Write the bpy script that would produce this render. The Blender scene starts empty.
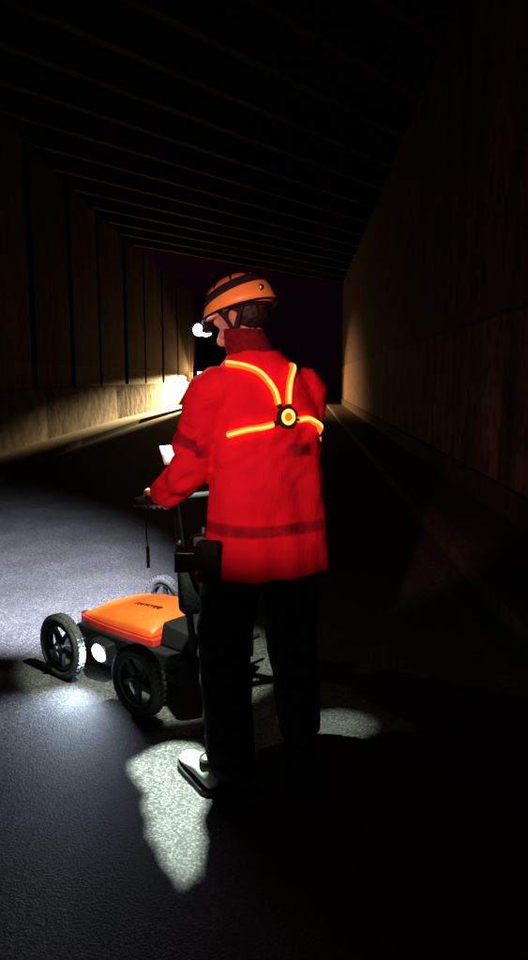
import bpy, math, random
from mathutils import Vector, Matrix, noise
from mathutils.bvhtree import BVHTree

random.seed(7)
scene = bpy.context.scene
V = Vector

# ------------------------------------------------------------------ camera
YAW, PITCH, EYE = math.radians(3.1), math.radians(8.06), 1.5
cam_d = bpy.data.cameras.new("camera")
cam = bpy.data.objects.new("camera", cam_d)
scene.collection.objects.link(cam)
cam.location = (0, 0, EYE)
cam.rotation_euler = (math.pi / 2 - PITCH, 0, YAW)
cam_d.sensor_fit = 'VERTICAL'
cam_d.sensor_height = 24
cam_d.lens = 18
cam_d.clip_start = 0.05
cam_d.clip_end = 1000
scene.camera = cam

# ------------------------------------------------------------------ world: a black night sky
world = bpy.data.worlds.new("World")
scene.world = world
world.use_nodes = True
wn = world.node_tree.nodes
wl = world.node_tree.links
bg = wn['Background']
sky = wn.new('ShaderNodeTexSky')
sky.sky_type = 'NISHITA'
sky.sun_disc = False
sky.sun_elevation = math.radians(-4)
sky.sun_rotation = math.radians(200)
tint = wn.new('ShaderNodeMix')
tint.data_type = 'RGBA'
tint.blend_type = 'MULTIPLY'
tint.inputs[0].default_value = 1.0
wl.new(sky.outputs[0], tint.inputs[6])
tint.inputs[7].default_value = (1.0, 0.12, 0.30, 1)
glow = wn.new('ShaderNodeMix')
glow.data_type = 'RGBA'
glow.blend_type = 'ADD'
glow.inputs[0].default_value = 1.0
glow.inputs[7].default_value = (0.0070, 0.0009, 0.0052, 1)
wl.new(tint.outputs[2], glow.inputs[6])
wl.new(glow.outputs[2], bg.inputs[0])
bg.inputs[1].default_value = 0.35

# ------------------------------------------------------------------ exposure
scene.view_settings.view_transform = 'Standard'
scene.view_settings.look = 'None'
scene.view_settings.exposure = 0
scene.view_settings.gamma = 1
scene.view_settings.use_curve_mapping = False
scene.render.engine = 'CYCLES'
scene.cycles.use_denoising = True
scene.cycles.max_bounces = 5
scene.cycles.sample_clamp_indirect = 2.0


def light(name, kind, loc, energy, color, target=None, size=0.01, angle=None, blend=0.5):
    d = bpy.data.lights.new(name, kind)
    d.energy = energy
    d.color = color
    d.shadow_soft_size = size
    if kind == 'SPOT':
        d.spot_size = math.radians(angle)
        d.spot_blend = blend
    o = bpy.data.objects.new(name, d)
    scene.collection.objects.link(o)
    o.location = loc
    if target is not None:
        o.rotation_euler = (V(target) - V(loc)).to_track_quat('-Z', 'Y').to_euler()
    return o


# unseen red lamp behind the camera: shines on the worker's back
TORCH = V((-0.60, -0.05, 1.85))
light('torch_light', 'SPOT', TORCH, 240, (1.0, 0.46, 0.40), (-0.12, 2.7, 1.33), 0.04, 25, 0.5)
light('wall_red_fill', 'SPOT', TORCH, 110, (1.0, 0.10, 0.26), (2.06, 6.5, 2.6), 0.05, 50, 1.0)  # separate cone added to redden the right wall

# ------------------------------------------------------------------ helpers


def principled(name, base, rough=0.7, metal=0.0, spec=0.3):
    m = bpy.data.materials.new(name)
    m.use_nodes = True
    b = m.node_tree.nodes['Principled BSDF']
    b.inputs['Base Color'].default_value = (*base, 1)
    b.inputs['Roughness'].default_value = rough
    b.inputs['Metallic'].default_value = metal
    b.inputs['Specular IOR Level'].default_value = spec
    return m, m.node_tree.nodes, m.node_tree.links, b


def speckled(name, a, c, scale=30, rough=0.7, bump=0.15, spec=0.3, stretch=(1, 1, 1), dist=0.01, metal=0.0):
    """colour wandering between a and c with a noise bump"""
    m, n, l, b = principled(name, a, rough, metal, spec)
    tc = n.new('ShaderNodeTexCoord')
    mp = n.new('ShaderNodeMapping')
    mp.inputs['Scale'].default_value = stretch
    l.new(tc.outputs['Object'], mp.inputs['Vector'])
    nz = n.new('ShaderNodeTexNoise')
    nz.inputs['Scale'].default_value = scale
    nz.inputs['Detail'].default_value = 6
    l.new(mp.outputs[0], nz.inputs['Vector'])
    cr = n.new('ShaderNodeValToRGB')
    cr.color_ramp.elements[0].position = 0.35
    cr.color_ramp.elements[0].color = (*a, 1)
    cr.color_ramp.elements[1].position = 0.65
    cr.color_ramp.elements[1].color = (*c, 1)
    l.new(nz.outputs['Fac'], cr.inputs[0])
    l.new(cr.outputs[0], b.inputs['Base Color'])
    bp = n.new('ShaderNodeBump')
    bp.inputs['Strength'].default_value = bump
    bp.inputs['Distance'].default_value = dist
    l.new(nz.outputs['Fac'], bp.inputs['Height'])
    l.new(bp.outputs[0], b.inputs['Normal'])
    return m


def emitter(name, color, strength):
    m = bpy.data.materials.new(name)
    m.use_nodes = True
    n = m.node_tree.nodes
    n.remove(n['Principled BSDF'])
    e = n.new('ShaderNodeEmission')
    e.inputs[0].default_value = (*color, 1)
    e.inputs[1].default_value = strength
    m.node_tree.links.new(e.outputs[0], n['Material Output'].inputs[0])
    return m


def asphalt_material():
    m, n, l, b = principled('asphalt', (0.07, 0.07, 0.07), 0.75, 0, 0.35)
    tc = n.new('ShaderNodeTexCoord')
    fine = n.new('ShaderNodeTexVoronoi')
    fine.inputs['Scale'].default_value = 150
    l.new(tc.outputs['Object'], fine.inputs['Vector'])
    mid = n.new('ShaderNodeTexNoise')
    mid.inputs['Scale'].default_value = 110
    mid.inputs['Detail'].default_value = 8
    mid.inputs['Roughness'].default_value = 0.75
    l.new(tc.outputs['Object'], mid.inputs['Vector'])
    big = n.new('ShaderNodeTexNoise')
    big.inputs['Scale'].default_value = 2.2
    big.inputs['Detail'].default_value = 5
    l.new(tc.outputs['Object'], big.inputs['Vector'])
    # stones: random grey per Voronoi cell
    st = n.new('ShaderNodeValToRGB')
    e = st.color_ramp.elements
    e[0].position, e[0].color = 0.10, (0.036, 0.037, 0.037, 1)
    e[1].position, e[1].color = 0.97, (0.17, 0.17, 0.166, 1)
    k = st.color_ramp.elements.new(0.6)
    k.color = (0.072, 0.073, 0.072, 1)
    sep = n.new('ShaderNodeSeparateColor')
    l.new(fine.outputs['Color'], sep.inputs[0])
    l.new(sep.outputs[0], st.inputs[0])
    md = n.new('ShaderNodeValToRGB')
    md.color_ramp.elements[0].position, md.color_ramp.elements[0].color = 0.34, (0.5, 0.5, 0.5, 1)
    md.color_ramp.elements[1].position, md.color_ramp.elements[1].color = 0.64, (1.25, 1.25, 1.25, 1)
    l.new(mid.outputs['Fac'], md.inputs[0])
    bd = n.new('ShaderNodeValToRGB')
    bd.color_ramp.elements[0].position, bd.color_ramp.elements[0].color = 0.3, (0.72, 0.74, 0.70, 1)
    bd.color_ramp.elements[1].position, bd.color_ramp.elements[1].color = 0.7, (1.12, 1.1, 1.08, 1)
    l.new(big.outputs['Fac'], bd.inputs[0])

    def mul(x, y):
        k = n.new('ShaderNodeMix')
        k.data_type, k.blend_type = 'RGBA', 'MULTIPLY'
        k.inputs[0].default_value = 1
        l.new(x, k.inputs[6])
        l.new(y, k.inputs[7])
        return k.outputs[2]
    l.new(mul(mul(st.outputs[0], md.outputs[0]), bd.outputs[0]), b.inputs['Base Color'])
    bp = n.new('ShaderNodeBump')
    bp.inputs['Strength'].default_value = 0.32
    bp.inputs['Distance'].default_value = 0.005
    ad = n.new('ShaderNodeMath')
    l.new(fine.outputs['Distance'], ad.inputs[0])
    l.new(mid.outputs['Fac'], ad.inputs[1])
    l.new(ad.outputs[0], bp.inputs['Height'])
    l.new(bp.outputs[0], b.inputs['Normal'])
    return m


def concrete_wall(name, lo, hi, seam_z, low_lo, low_hi):
    """weathered concrete: vertical run marks, blotches, a paler lower lift below the pour joint"""
    m, n, l, b = principled(name, hi, 0.85, 0, 0.2)
    tc = n.new('ShaderNodeTexCoord')
    mp = n.new('ShaderNodeMapping')
    mp.inputs['Scale'].default_value = (1.0, 1.0, 0.16)
    l.new(tc.outputs['Object'], mp.inputs['Vector'])
    a = n.new('ShaderNodeTexNoise')
    a.inputs['Scale'].default_value = 1.6
    a.inputs['Detail'].default_value = 9
    a.inputs['Roughness'].default_value = 0.7
    l.new(mp.outputs[0], a.inputs['Vector'])
    c = n.new('ShaderNodeTexNoise')
    c.inputs['Scale'].default_value = 3.0
    c.inputs['Detail'].default_value = 10
    c.inputs['Roughness'].default_value = 0.72
    l.new(tc.outputs['Object'], c.inputs['Vector'])
    ra = n.new('ShaderNodeValToRGB')
    ra.color_ramp.elements[0].position, ra.color_ramp.elements[0].color = 0.38, (*lo, 1)
    ra.color_ramp.elements[1].position, ra.color_ramp.elements[1].color = 0.6, (*hi, 1)
    l.new(a.outputs['Fac'], ra.inputs[0])
    rb = n.new('ShaderNodeValToRGB')
    rb.color_ramp.elements[0].position, rb.color_ramp.elements[0].color = 0.38, (*low_lo, 1)
    rb.color_ramp.elements[1].position, rb.color_ramp.elements[1].color = 0.6, (*low_hi, 1)
    l.new(a.outputs['Fac'], rb.inputs[0])
    sp = n.new('ShaderNodeSeparateXYZ')
    l.new(tc.outputs['Object'], sp.inputs[0])
    # pour joint, slightly ragged
    zz = n.new('ShaderNodeMath')
    zz.operation = 'MULTIPLY_ADD'
    zz.inputs[1].default_value = 0.06
    l.new(c.outputs['Fac'], zz.inputs[0])
    l.new(sp.outputs[2], zz.inputs[2])
    lt = n.new('ShaderNodeMath')
    lt.operation = 'LESS_THAN'
    lt.inputs[1].default_value = seam_z
    l.new(zz.outputs[0], lt.inputs[0])
    mx = n.new('ShaderNodeMix')
    mx.data_type = 'RGBA'
    l.new(lt.outputs[0], mx.inputs[0])
    l.new(ra.outputs[0], mx.inputs[6])
    l.new(rb.outputs[0], mx.inputs[7])
    # joint line
    df = n.new('ShaderNodeMath')
    df.operation = 'SUBTRACT'
    df.inputs[1].default_value = seam_z
    l.new(zz.outputs[0], df.inputs[0])
    ab = n.new('ShaderNodeMath')
    ab.operation = 'ABSOLUTE'
    l.new(df.outputs[0], ab.inputs[0])
    jl = n.new('ShaderNodeMath')
    jl.operation = 'LESS_THAN'
    jl.inputs[1].default_value = 0.025
    l.new(ab.outputs[0], jl.inputs[0])
    mj = n.new('ShaderNodeMix')
    mj.data_type = 'RGBA'
    l.new(jl.outputs[0], mj.inputs[0])
    l.new(mx.outputs[2], mj.inputs[6])
    mj.inputs[7].default_value = (*[0.3 * q for q in lo], 1)
    yj = n.new('ShaderNodeMath')
    yj.operation = 'PINGPONG'
    yj.inputs[1].default_value = 2.9
    l.new(sp.outputs[1], yj.inputs[0])
    yl = n.new('ShaderNodeMath')
    yl.operation = 'LESS_THAN'
    yl.inputs[1].default_value = 0.012
    l.new(yj.outputs[0], yl.inputs[0])
    my = n.new('ShaderNodeMix')
    my.data_type = 'RGBA'
    l.new(yl.outputs[0], my.inputs[0])
    l.new(mj.outputs[2], my.inputs[6])
    my.inputs[7].default_value = (*[0.3 * q for q in lo], 1)
    mj = my
    # fine blotches
    rc = n.new('ShaderNodeValToRGB')
    rc.color_ramp.elements[0].position, rc.color_ramp.elements[0].color = 0.36, (0.3, 0.28, 0.26, 1)
    rc.color_ramp.elements[1].position, rc.color_ramp.elements[1].color = 0.55, (1.1, 1.1, 1.1, 1)
    l.new(c.outputs['Fac'], rc.inputs[0])
    mm = n.new('ShaderNodeMix')
    mm.data_type, mm.blend_type = 'RGBA', 'MULTIPLY'
    mm.inputs[0].default_value = 1
    l.new(mj.outputs[2], mm.inputs[6])
    l.new(rc.outputs[0], mm.inputs[7])
    l.new(mm.outputs[2], b.inputs['Base Color'])
    bp = n.new('ShaderNodeBump')
    bp.inputs['Strength'].default_value = 0.5
    bp.inputs['Distance'].default_value = 0.03
    l.new(c.outputs['Fac'], bp.inputs['Height'])
    l.new(bp.outputs[0], b.inputs['Normal'])
    return m


class MB:
    """collects faces, builds one mesh object"""

    def __init__(self):
        self.v, self.f, self.m = [], [], []

    def add(self, vs, fs, mat=0, M=None):
        o = len(self.v)
        self.v += [(M @ V(p)) if M else V(p) for p in vs]
        self.f += [[o + i for i in q] for q in fs]
        self.m += [mat] * len(fs)
        return self

    def hexa(self, p, mat=0, M=None):      # p: 4 bottom corners (ccw), 4 top corners
        return self.add(p, [(3, 2, 1, 0), (4, 5, 6, 7), (0, 1, 5, 4), (1, 2, 6, 5), (2, 3, 7, 6), (3, 0, 4, 7)], mat, M)

    def box(self, lo, hi, mat=0, M=None):
        x0, y0, z0 = lo
        x1, y1, z1 = hi
        return self.hexa([(x0, y0, z0), (x1, y0, z0), (x1, y1, z0), (x0, y1, z0),
                          (x0, y0, z1), (x1, y0, z1), (x1, y1, z1), (x0, y1, z1)], mat, M)

    def tube(self, pts, rad, seg=14, mat=0, M=None, smooth=4, flat=1.0, ref=None):
        pts = [V(p) for p in pts]
        if not hasattr(rad, '__len__'):
            rad = [rad] * len(pts)
        P, Rr = [], []
        n = len(pts)
        for i in range(n - 1):
            p0, p1, p2, p3 = pts[max(i - 1, 0)], pts[i], pts[i + 1], pts[min(i + 2, n - 1)]
            k = smooth if n > 2 else 1
            for j in range(k):
                t = j / k
                P.append(0.5 * ((2 * p1) + (p2 - p0) * t + (2 * p0 - 5 * p1 + 4 * p2 - p3) * t * t
                                + (3 * p1 - p0 - 3 * p2 + p3) * t ** 3))
                Rr.append(rad[i] * (1 - t) + rad[i + 1] * t)
        P.append(pts[-1])
        Rr.append(rad[-1])
        # rounded ends
        a = (P[0] - P[1]).normalized()
        e = (P[-1] - P[-2]).normalized()
        r0, r1 = Rr[0], Rr[-1]
        P = [P[0] + a * r0 * 0.45, P[0] + a * r0 * 0.3] + P + [P[-1] + e * r1 * 0.3, P[-1] + e * r1 * 0.45]
        Rr = [r0 * 0.5, r0 * 0.85] + Rr + [r1 * 0.85, r1 * 0.5]
        vs, fs = [], []
        T = (P[1] - P[0]).normalized()
        up = V(ref) if ref is not None else (V((0, 0, 1)) if abs(T.z) < 0.9 else V((1, 0, 0)))
        N = (up - T * up.dot(T)).normalized()
        for i, p in enumerate(P):
            T = (P[min(i + 1, len(P) - 1)] - P[max(i - 1, 0)]).normalized()
            N = (N - T * N.dot(T)).normalized()
            B = T.cross(N)
            for s in range(seg):
                th = 2 * math.pi * s / seg
                vs.append(p + (N * math.cos(th) + B * math.sin(th) * flat) * Rr[i])
        for i in range(len(P) - 1):
            for s in range(seg):
                s2 = (s + 1) % seg
                fs.append((i * seg + s, i * seg + s2, (i + 1) * seg + s2, (i + 1) * seg + s))
        fs.append(list(range(seg))[::-1])
        fs.append([(len(P) - 1) * seg + s for s in range(seg)])
        return self.add(vs, fs, mat, M)

    def ball(self, c, r, M=None, mat=0, seg=20, rings=12):
        c = V(c)
        r = (r, r, r) if not hasattr(r, '__len__') else r
        vs, fs = [c + V((0, 0, r[2]))], []
        for i in range(1, rings):
            a = math.pi * i / rings
            for s in range(seg):
                t = 2 * math.pi * s / seg
                vs.append(c + V((r[0] * math.sin(a) * math.cos(t), r[1] * math.sin(a) * math.sin(t), r[2] * math.cos(a))))
        vs.append(c - V((0, 0, r[2])))
        for s in range(seg):
            fs.append((0, 1 + s, 1 + (s + 1) % seg))
            fs.append((len(vs) - 1, len(vs) - 1 - seg + (s + 1) % seg, len(vs) - 1 - seg + s))
        for i in range(rings - 2):
            for s in range(seg):
                a, b_ = 1 + i * seg + s, 1 + i * seg + (s + 1) % seg
                fs.append((a, a + seg, b_ + seg, b_))
        return self.add(vs, fs, mat, M)

    def lathe(self, prof, M, seg=40, mat=0, closed=True):
        """prof: (radius, height) pairs turned about local Z"""
        vs, fs = [], []
        for r, h in prof:
            for s in range(seg):
                t = 2 * math.pi * s / seg
                vs.append(V((r * math.cos(t), r * math.sin(t), h)))
        k = len(prof)
        for i in range(k if closed else k - 1):
            j = (i + 1) % k
            for s in range(seg):
                s2 = (s + 1) % seg
                fs.append((i * seg + s, i * seg + s2, j * seg + s2, j * seg + s))
        return self.add(vs, fs, mat, M)

    def loft(self, rings, mat=0, M=None, cap=True):
        vs, fs = [], []
        n = len(rings[0])
        for r in rings:
            vs += [V(p) for p in r]
        for i in range(len(rings) - 1):
            for s in range(n):
                s2 = (s + 1) % n
                fs.append((i * n + s, i * n + s2, (i + 1) * n + s2, (i + 1) * n + s))
        if cap:
            fs.append(list(range(n))[::-1])
            fs.append([(len(rings) - 1) * n + s for s in range(n)])
        return self.add(vs, fs, mat, M)

    def mesh(self, name):
        me = bpy.data.meshes.new(name)
        me.from_pydata([tuple(p) for p in self.v], [], self.f)
        me.validate()
        return me

    def obj(self, name, mats, parent=None, smooth=True, bevel=0.0, sub=0):
        mats = mats if isinstance(mats, (list, tuple)) else [mats]
        me = bpy.data.meshes.new(name)
        me.from_pydata([tuple(p) for p in self.v], [], self.f)
        for m in mats:
            me.materials.append(m)
        for p, mi in zip(me.polygons, self.m):
            p.material_index = mi
            p.use_smooth = smooth
        me.update()
        o = bpy.data.objects.new(name, me)
        scene.collection.objects.link(o)
        if parent is not None:
            attach(o, parent)
        if bevel:
            bv = o.modifiers.new('bevel', 'BEVEL')
            bv.width = bevel
            bv.segments = 3
            bv.limit_method = 'ANGLE'
            bv.angle_limit = math.radians(30)
            bv.harden_normals = False
        if sub:
            s = o.modifiers.new('sub', 'SUBSURF')
            s.levels = s.render_levels = sub
        return o


ROOT = {}


def attach(o, parent):
    """geometry is written in world metres; keep it there under its parent"""
    o.parent = parent
    if parent.name in ROOT:
        o.matrix_parent_inverse = Matrix.Translation(-V(ROOT[parent.name]))


def thing(name, loc, label, cat, group=None):
    o = bpy.data.objects.new(name, None)
    o.empty_display_size = 0.1
    scene.collection.objects.link(o)
    o.location = loc
    ROOT[o.name] = V(loc)
    return tag(o, label, cat, group)


def tag(o, label=None, cat=None, group=None, kind=None):
    if label:
        o['label'] = label
    if cat:
        o['category'] = cat
    if group:
        o['group'] = group
    if kind:
        o['kind'] = kind
    return o


def bake_remesh(mb, voxel, smooth_iter=4, factor=0.5):
    """fuse overlapping closed shapes into one continuous surface"""
    me = mb.mesh('tmp')
    o = bpy.data.objects.new('tmp', me)
    scene.collection.objects.link(o)
    r = o.modifiers.new('r', 'REMESH')
    r.mode = 'VOXEL'
    r.voxel_size = voxel
    s = o.modifiers.new('s', 'SMOOTH')
    s.iterations = smooth_iter
    s.factor = factor
    dg = bpy.context.evaluated_depsgraph_get()
    dg.update()
    out = bpy.data.meshes.new_from_object(o.evaluated_get(dg))
    bpy.data.objects.remove(o)
    bpy.data.meshes.remove(me)
    for p in out.polygons:
        p.use_smooth = True
    return out


def push(me, fn):
    """move every vertex along its normal by fn(position)"""
    co = [v.co.copy() for v in me.vertices]
    no = [v.normal.copy() for v in me.vertices]
    flat = []
    for p, n_ in zip(co, no):
        flat += list(p + n_ * fn(p))
    me.vertices.foreach_set('co', flat)
    me.update()


def mesh_obj(name, me, mats, parent):
    me.name = name
    me.materials.clear()
    for m in mats:
        me.materials.append(m)
    o = bpy.data.objects.new(name, me)
    scene.collection.objects.link(o)
    attach(o, parent)
    return o


def frame(origin, x, z):
    """matrix with local X along x and local Z near z"""
    x = V(x).normalized()
    y = V(z).cross(x).normalized()
    z = x.cross(y)
    M = Matrix((x, y, z)).transposed().to_4x4()
    M.translation = V(origin)
    return M


# ------------------------------------------------------------------ materials
asphalt = asphalt_material()
earth = speckled('dark_earth', (0.02, 0.018, 0.015), (0.05, 0.045, 0.04), 3)
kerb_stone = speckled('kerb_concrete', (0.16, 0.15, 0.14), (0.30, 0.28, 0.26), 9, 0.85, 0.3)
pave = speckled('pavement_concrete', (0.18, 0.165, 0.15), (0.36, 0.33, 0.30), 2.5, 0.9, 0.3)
wall_l = concrete_wall('stained_concrete_pillared', (0.012, 0.008, 0.007), (0.15, 0.11, 0.08), 1.9, (0.06, 0.045, 0.035), (0.30, 0.24, 0.19))
wall_r = concrete_wall('stained_concrete_plain', (0.05, 0.033, 0.030), (0.12, 0.080, 0.072), 2.2, (0.05, 0.036, 0.030), (0.26, 0.19, 0.15))
ceil_m = speckled('ceiling_concrete', (0.025, 0.02, 0.02), (0.07, 0.06, 0.055), 2.0, 0.9, 0.3)
beam_m = speckled('beam_concrete', (0.015, 0.012, 0.012), (0.075, 0.062, 0.06), 1.5, 0.9, 0.3)
paint = speckled('worn_road_paint', (0.06, 0.055, 0.055), (0.13, 0.12, 0.115), 22, 0.8, 0.2)

skin = speckled('skin', (0.42, 0.22, 0.15), (0.50, 0.28, 0.20), 40, 0.55, 0.08, 0.4)
hair = speckled('dark_hair', (0.007, 0.004, 0.004), (0.016, 0.008, 0.008), 120, 0.6, 0.5, 0.3, (1, 1, 0.2), 0.004)
black_cloth = speckled('black_work_cloth', (0.010, 0.010, 0.011), (0.016, 0.016, 0.018), 60, 0.95, 0.3, 0.08)
shoe_m = speckled('pale_grey_shoe_leather', (0.40, 0.41, 0.39), (0.52, 0.53, 0.50), 60, 0.6, 0.15, 0.3)
sole_m = speckled('black_shoe_rubber', (0.015, 0.015, 0.015), (0.03, 0.03, 0.03), 80, 0.8, 0.3)
glove_m = speckled('tan_glove_leather', (0.50, 0.33, 0.18), (0.62, 0.42, 0.24), 60, 0.7, 0.2)
helmet_m = speckled('orange_yellow_helmet_plastic', (0.82, 0.36, 0.06), (0.88, 0.42, 0.08), 25, 0.35, 0.02, 0.5)
black_plastic = speckled('black_plastic', (0.006, 0.006, 0.007), (0.010, 0.010, 0.011), 150, 0.6, 0.15, 0.15, dist=0.002)
black_metal = speckled('black_painted_metal', (0.008, 0.008, 0.009), (0.014, 0.014, 0.015), 90, 0.6, 0.05, 0.15, dist=0.002)
strap_m = speckled('black_webbing', (0.012, 0.012, 0.012), (0.025, 0.025, 0.025), 200, 0.9, 0.2, 0.1, dist=0.002)
tyre_m = speckled('dusty_tyre_rubber', (0.035, 0.035, 0.034), (0.075, 0.075, 0.072), 60, 0.85, 0.3, 0.2, dist=0.003)
rim_m = speckled('dark_grey_rim_plastic', (0.014, 0.014, 0.015), (0.024, 0.024, 0.025), 60, 0.5, 0.1, 0.4, dist=0.002)
steel_m = speckled('scuffed_steel', (0.45, 0.45, 0.46), (0.6, 0.6, 0.6), 80, 0.35, 0.1, 0.5, metal=1.0, dist=0.002)
hood_m = speckled('orange_cart_plastic', (0.82, 0.10, 0.014), (0.88, 0.12, 0.018), 18, 0.38, 0.03, 0.45, dist=0.002)
hood_shade = speckled('shaded_cart_plastic', (0.55, 0.025, 0.02), (0.62, 0.035, 0.025), 18, 0.4, 0.03, 0.45, dist=0.002)  # shaded side of the orange hood, put into the colour
red_nylon = speckled('red_nylon_webbing', (0.42, 0.015, 0.02), (0.52, 0.02, 0.025), 120, 0.7, 0.2, 0.2, dist=0.002)
white_plastic = speckled('white_plastic', (0.72, 0.72, 0.70), (0.8, 0.8, 0.78), 30, 0.4, 0.03)
grey_plastic = speckled('grey_plastic', (0.10, 0.10, 0.105), (0.16, 0.16, 0.165), 30, 0.4, 0.03)
text_m, *_ = principled('dark_lettering', (0.06, 0.02, 0.012), 0.6)
lens_white = emitter('white_led_lens', (0.86, 0.95, 1.0), 14)
lens_cool = emitter('cart_led_lens', (0.80, 0.93, 1.0), 16)
lens_warm = emitter('warm_flood_lens', (1.0, 0.72, 0.38), 9)
glow_m = emitter('orange_glow_fibre', (1.0, 0.085, 0.008), 2.8)
glow_core = emitter('yellow_glow_ring', (1.0, 0.50, 0.085), 1.9)
screen_m = emitter('lit_screen', (1.0, 0.9, 0.86), 1.8)


def jacket_material():
    m, n, l, b = principled('red_hivis_jacket_cloth', (0.8, 0.012, 0.02), 0.95, 0, 0.04)
    at = n.new('ShaderNodeAttribute')
    at.attribute_name = 'band'
    gt = n.new('ShaderNodeMapRange')
    gt.inputs[1].default_value = -0.006
    gt.inputs[2].default_value = 0.006
    l.new(at.outputs['Fac'], gt.inputs[0])
    tc = n.new('ShaderNodeTexCoord')
    nz = n.new('ShaderNodeTexNoise')
    nz.inputs['Scale'].default_value = 9
    nz.inputs['Detail'].default_value = 6
    l.new(tc.outputs['Object'], nz.inputs['Vector'])
    r1 = n.new('ShaderNodeValToRGB')
    r1.color_ramp.elements[0].position, r1.color_ramp.elements[0].color = 0.3, (0.66, 0.008, 0.024, 1)
    r1.color_ramp.elements[1].position, r1.color_ramp.elements[1].color = 0.7, (0.80, 0.013, 0.034, 1)
    l.new(nz.outputs['Fac'], r1.inputs[0])
    r2 = n.new('ShaderNodeValToRGB')
    r2.color_ramp.elements[0].position, r2.color_ramp.elements[0].color = 0.35, (0.15, 0.006, 0.014, 1)
    r2.color_ramp.elements[1].position, r2.color_ramp.elements[1].color = 0.65, (0.42, 0.012, 0.03, 1)
    l.new(nz.outputs['Fac'], r2.inputs[0])
    mx = n.new('ShaderNodeMix')
    mx.data_type = 'RGBA'
    l.new(gt.outputs[0], mx.inputs[0])
    l.new(r1.outputs[0], mx.inputs[6])
    l.new(r2.outputs[0], mx.inputs[7])
    l.new(mx.outputs[2], b.inputs['Base Color'])
    wv = n.new('ShaderNodeTexNoise')
    wv.inputs['Scale'].default_value = 260
    cm = n.new('ShaderNodeMapping')
    cm.inputs['Scale'].default_value = (1, 1, 0.45)
    l.new(tc.outputs['Object'], cm.inputs[0])
    cr_ = n.new('ShaderNodeTexNoise')
    cr_.inputs['Scale'].default_value = 22
    cr_.inputs['Detail'].default_value = 5
    cr_.inputs['Distortion'].default_value = 1.2
    l.new(cm.outputs[0], cr_.inputs['Vector'])
    bc_ = n.new('ShaderNodeBump')
    bc_.inputs['Strength'].default_value = 0.22
    bc_.inputs['Distance'].default_value = 0.025
    l.new(cr_.outputs['Fac'], bc_.inputs['Height'])
    l.new(tc.outputs['Object'], wv.inputs['Vector'])
    bp = n.new('ShaderNodeBump')
    bp.inputs['Strength'].default_value = 0.25
    bp.inputs['Distance'].default_value = 0.002
    l.new(wv.outputs['Fac'], bp.inputs['Height'])
    l.new(bc_.outputs[0], bp.inputs['Normal'])
    l.new(bp.outputs[0], b.inputs['Normal'])
    return m


jacket_m = jacket_material()

# ------------------------------------------------------------------ setting: ground, road, kerbs, pavements
g = MB()
g.add([(-400, -400, -0.03), (400, -400, -0.03), (400, 600, -0.03), (-400, 600, -0.03)], [(0, 1, 2, 3)])
tag(g.obj('ground', earth, smooth=False), 'dark bare earth around the road', 'ground', kind='structure')

KL = [(-3.3, -14), (-3.75, 0), (-4.38, 10.16), (-4.99, 16), (-5.45, 24), (-5.62, 34), (-5.7, 80)]   # left kerb line
KR = [(1.24, -14), (1.24, 90)]
road = MB()
vs, fs = [], []
for (x, y) in KL:
    vs += [(x, y, 0), (1.24, y, 0)]
for i in range(len(KL) - 1):
    fs.append((2 * i, 2 * i + 1, 2 * i + 3, 2 * i + 2))
road.add(vs, fs)
tag(road.obj('road', asphalt, smooth=False), 'dark worn asphalt road running through the underpass', 'road', kind='structure')


def strip(poly, off0, off1, z0, z1, mb):
    """closed strip along a line, off0..off1 to its side (in X)"""
    pr = []
    for (x, y) in poly:
        pr.append([(x + off0, y, z0), (x + off1, y, z0), (x + off1, y, z1), (x + off0, y, z1)])
    mb.loft(pr)
    return mb


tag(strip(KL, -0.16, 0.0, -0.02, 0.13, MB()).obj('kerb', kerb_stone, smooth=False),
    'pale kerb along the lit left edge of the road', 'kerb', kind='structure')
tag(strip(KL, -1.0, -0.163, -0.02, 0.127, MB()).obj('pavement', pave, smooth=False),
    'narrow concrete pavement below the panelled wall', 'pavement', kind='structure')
tag(strip(KR, 0.0, 0.16, -0.02, 0.13, MB()).obj('kerb', speckled('dark_kerb_concrete', (0.07, 0.055, 0.05), (0.16, 0.12, 0.11), 5, 0.9, 0.4), smooth=False),  # darker version of the kerb concrete for the right side
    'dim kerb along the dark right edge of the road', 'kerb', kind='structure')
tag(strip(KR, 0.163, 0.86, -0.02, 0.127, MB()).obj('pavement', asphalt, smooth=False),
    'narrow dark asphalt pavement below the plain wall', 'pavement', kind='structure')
tag(strip(KR, -0.26, -0.15, 0.003, 0.005, MB()).obj('road_line', paint, smooth=False),
    'worn painted edge line beside the right kerb', 'road line', kind='structure')

# ------------------------------------------------------------------ tunnel walls and ceiling
CEIL = 6.5
SK = 10.0 / 7.6                  # the underpass runs skewed under the bridge
WR = 2.06                        # face of the right wall


def far_y(x):
    return 39.4 + (x - WR) * SK


wr = thing('concrete_wall', (WR, 12, 0), 'plain stained concrete wall on the right, warm light at its far end', 'wall')
w = MB()
w.hexa([(WR, -14, -0.1), (WR + 0.9, -14, -0.1), (WR + 0.9, 39.4 + 0.9 * SK, -0.1), (WR, 39.4, -0.1),
        (WR, -14, CEIL), (WR + 0.9, -14, CEIL), (WR + 0.9, 39.4 + 0.9 * SK, CEIL), (WR, 39.4, CEIL)])
w.obj('wall_face', wall_r, wr, smooth=False)
pl = MB()
pl.box((WR - 0.06, -14, 0.12), (WR - 0.002, 39.3, 0.42))
pl.obj('plinth', speckled('dark_plinth', (0.03, 0.026, 0.022), (0.07, 0.06, 0.05), 4, 0.9, 0.4), wr, smooth=False)

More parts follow.
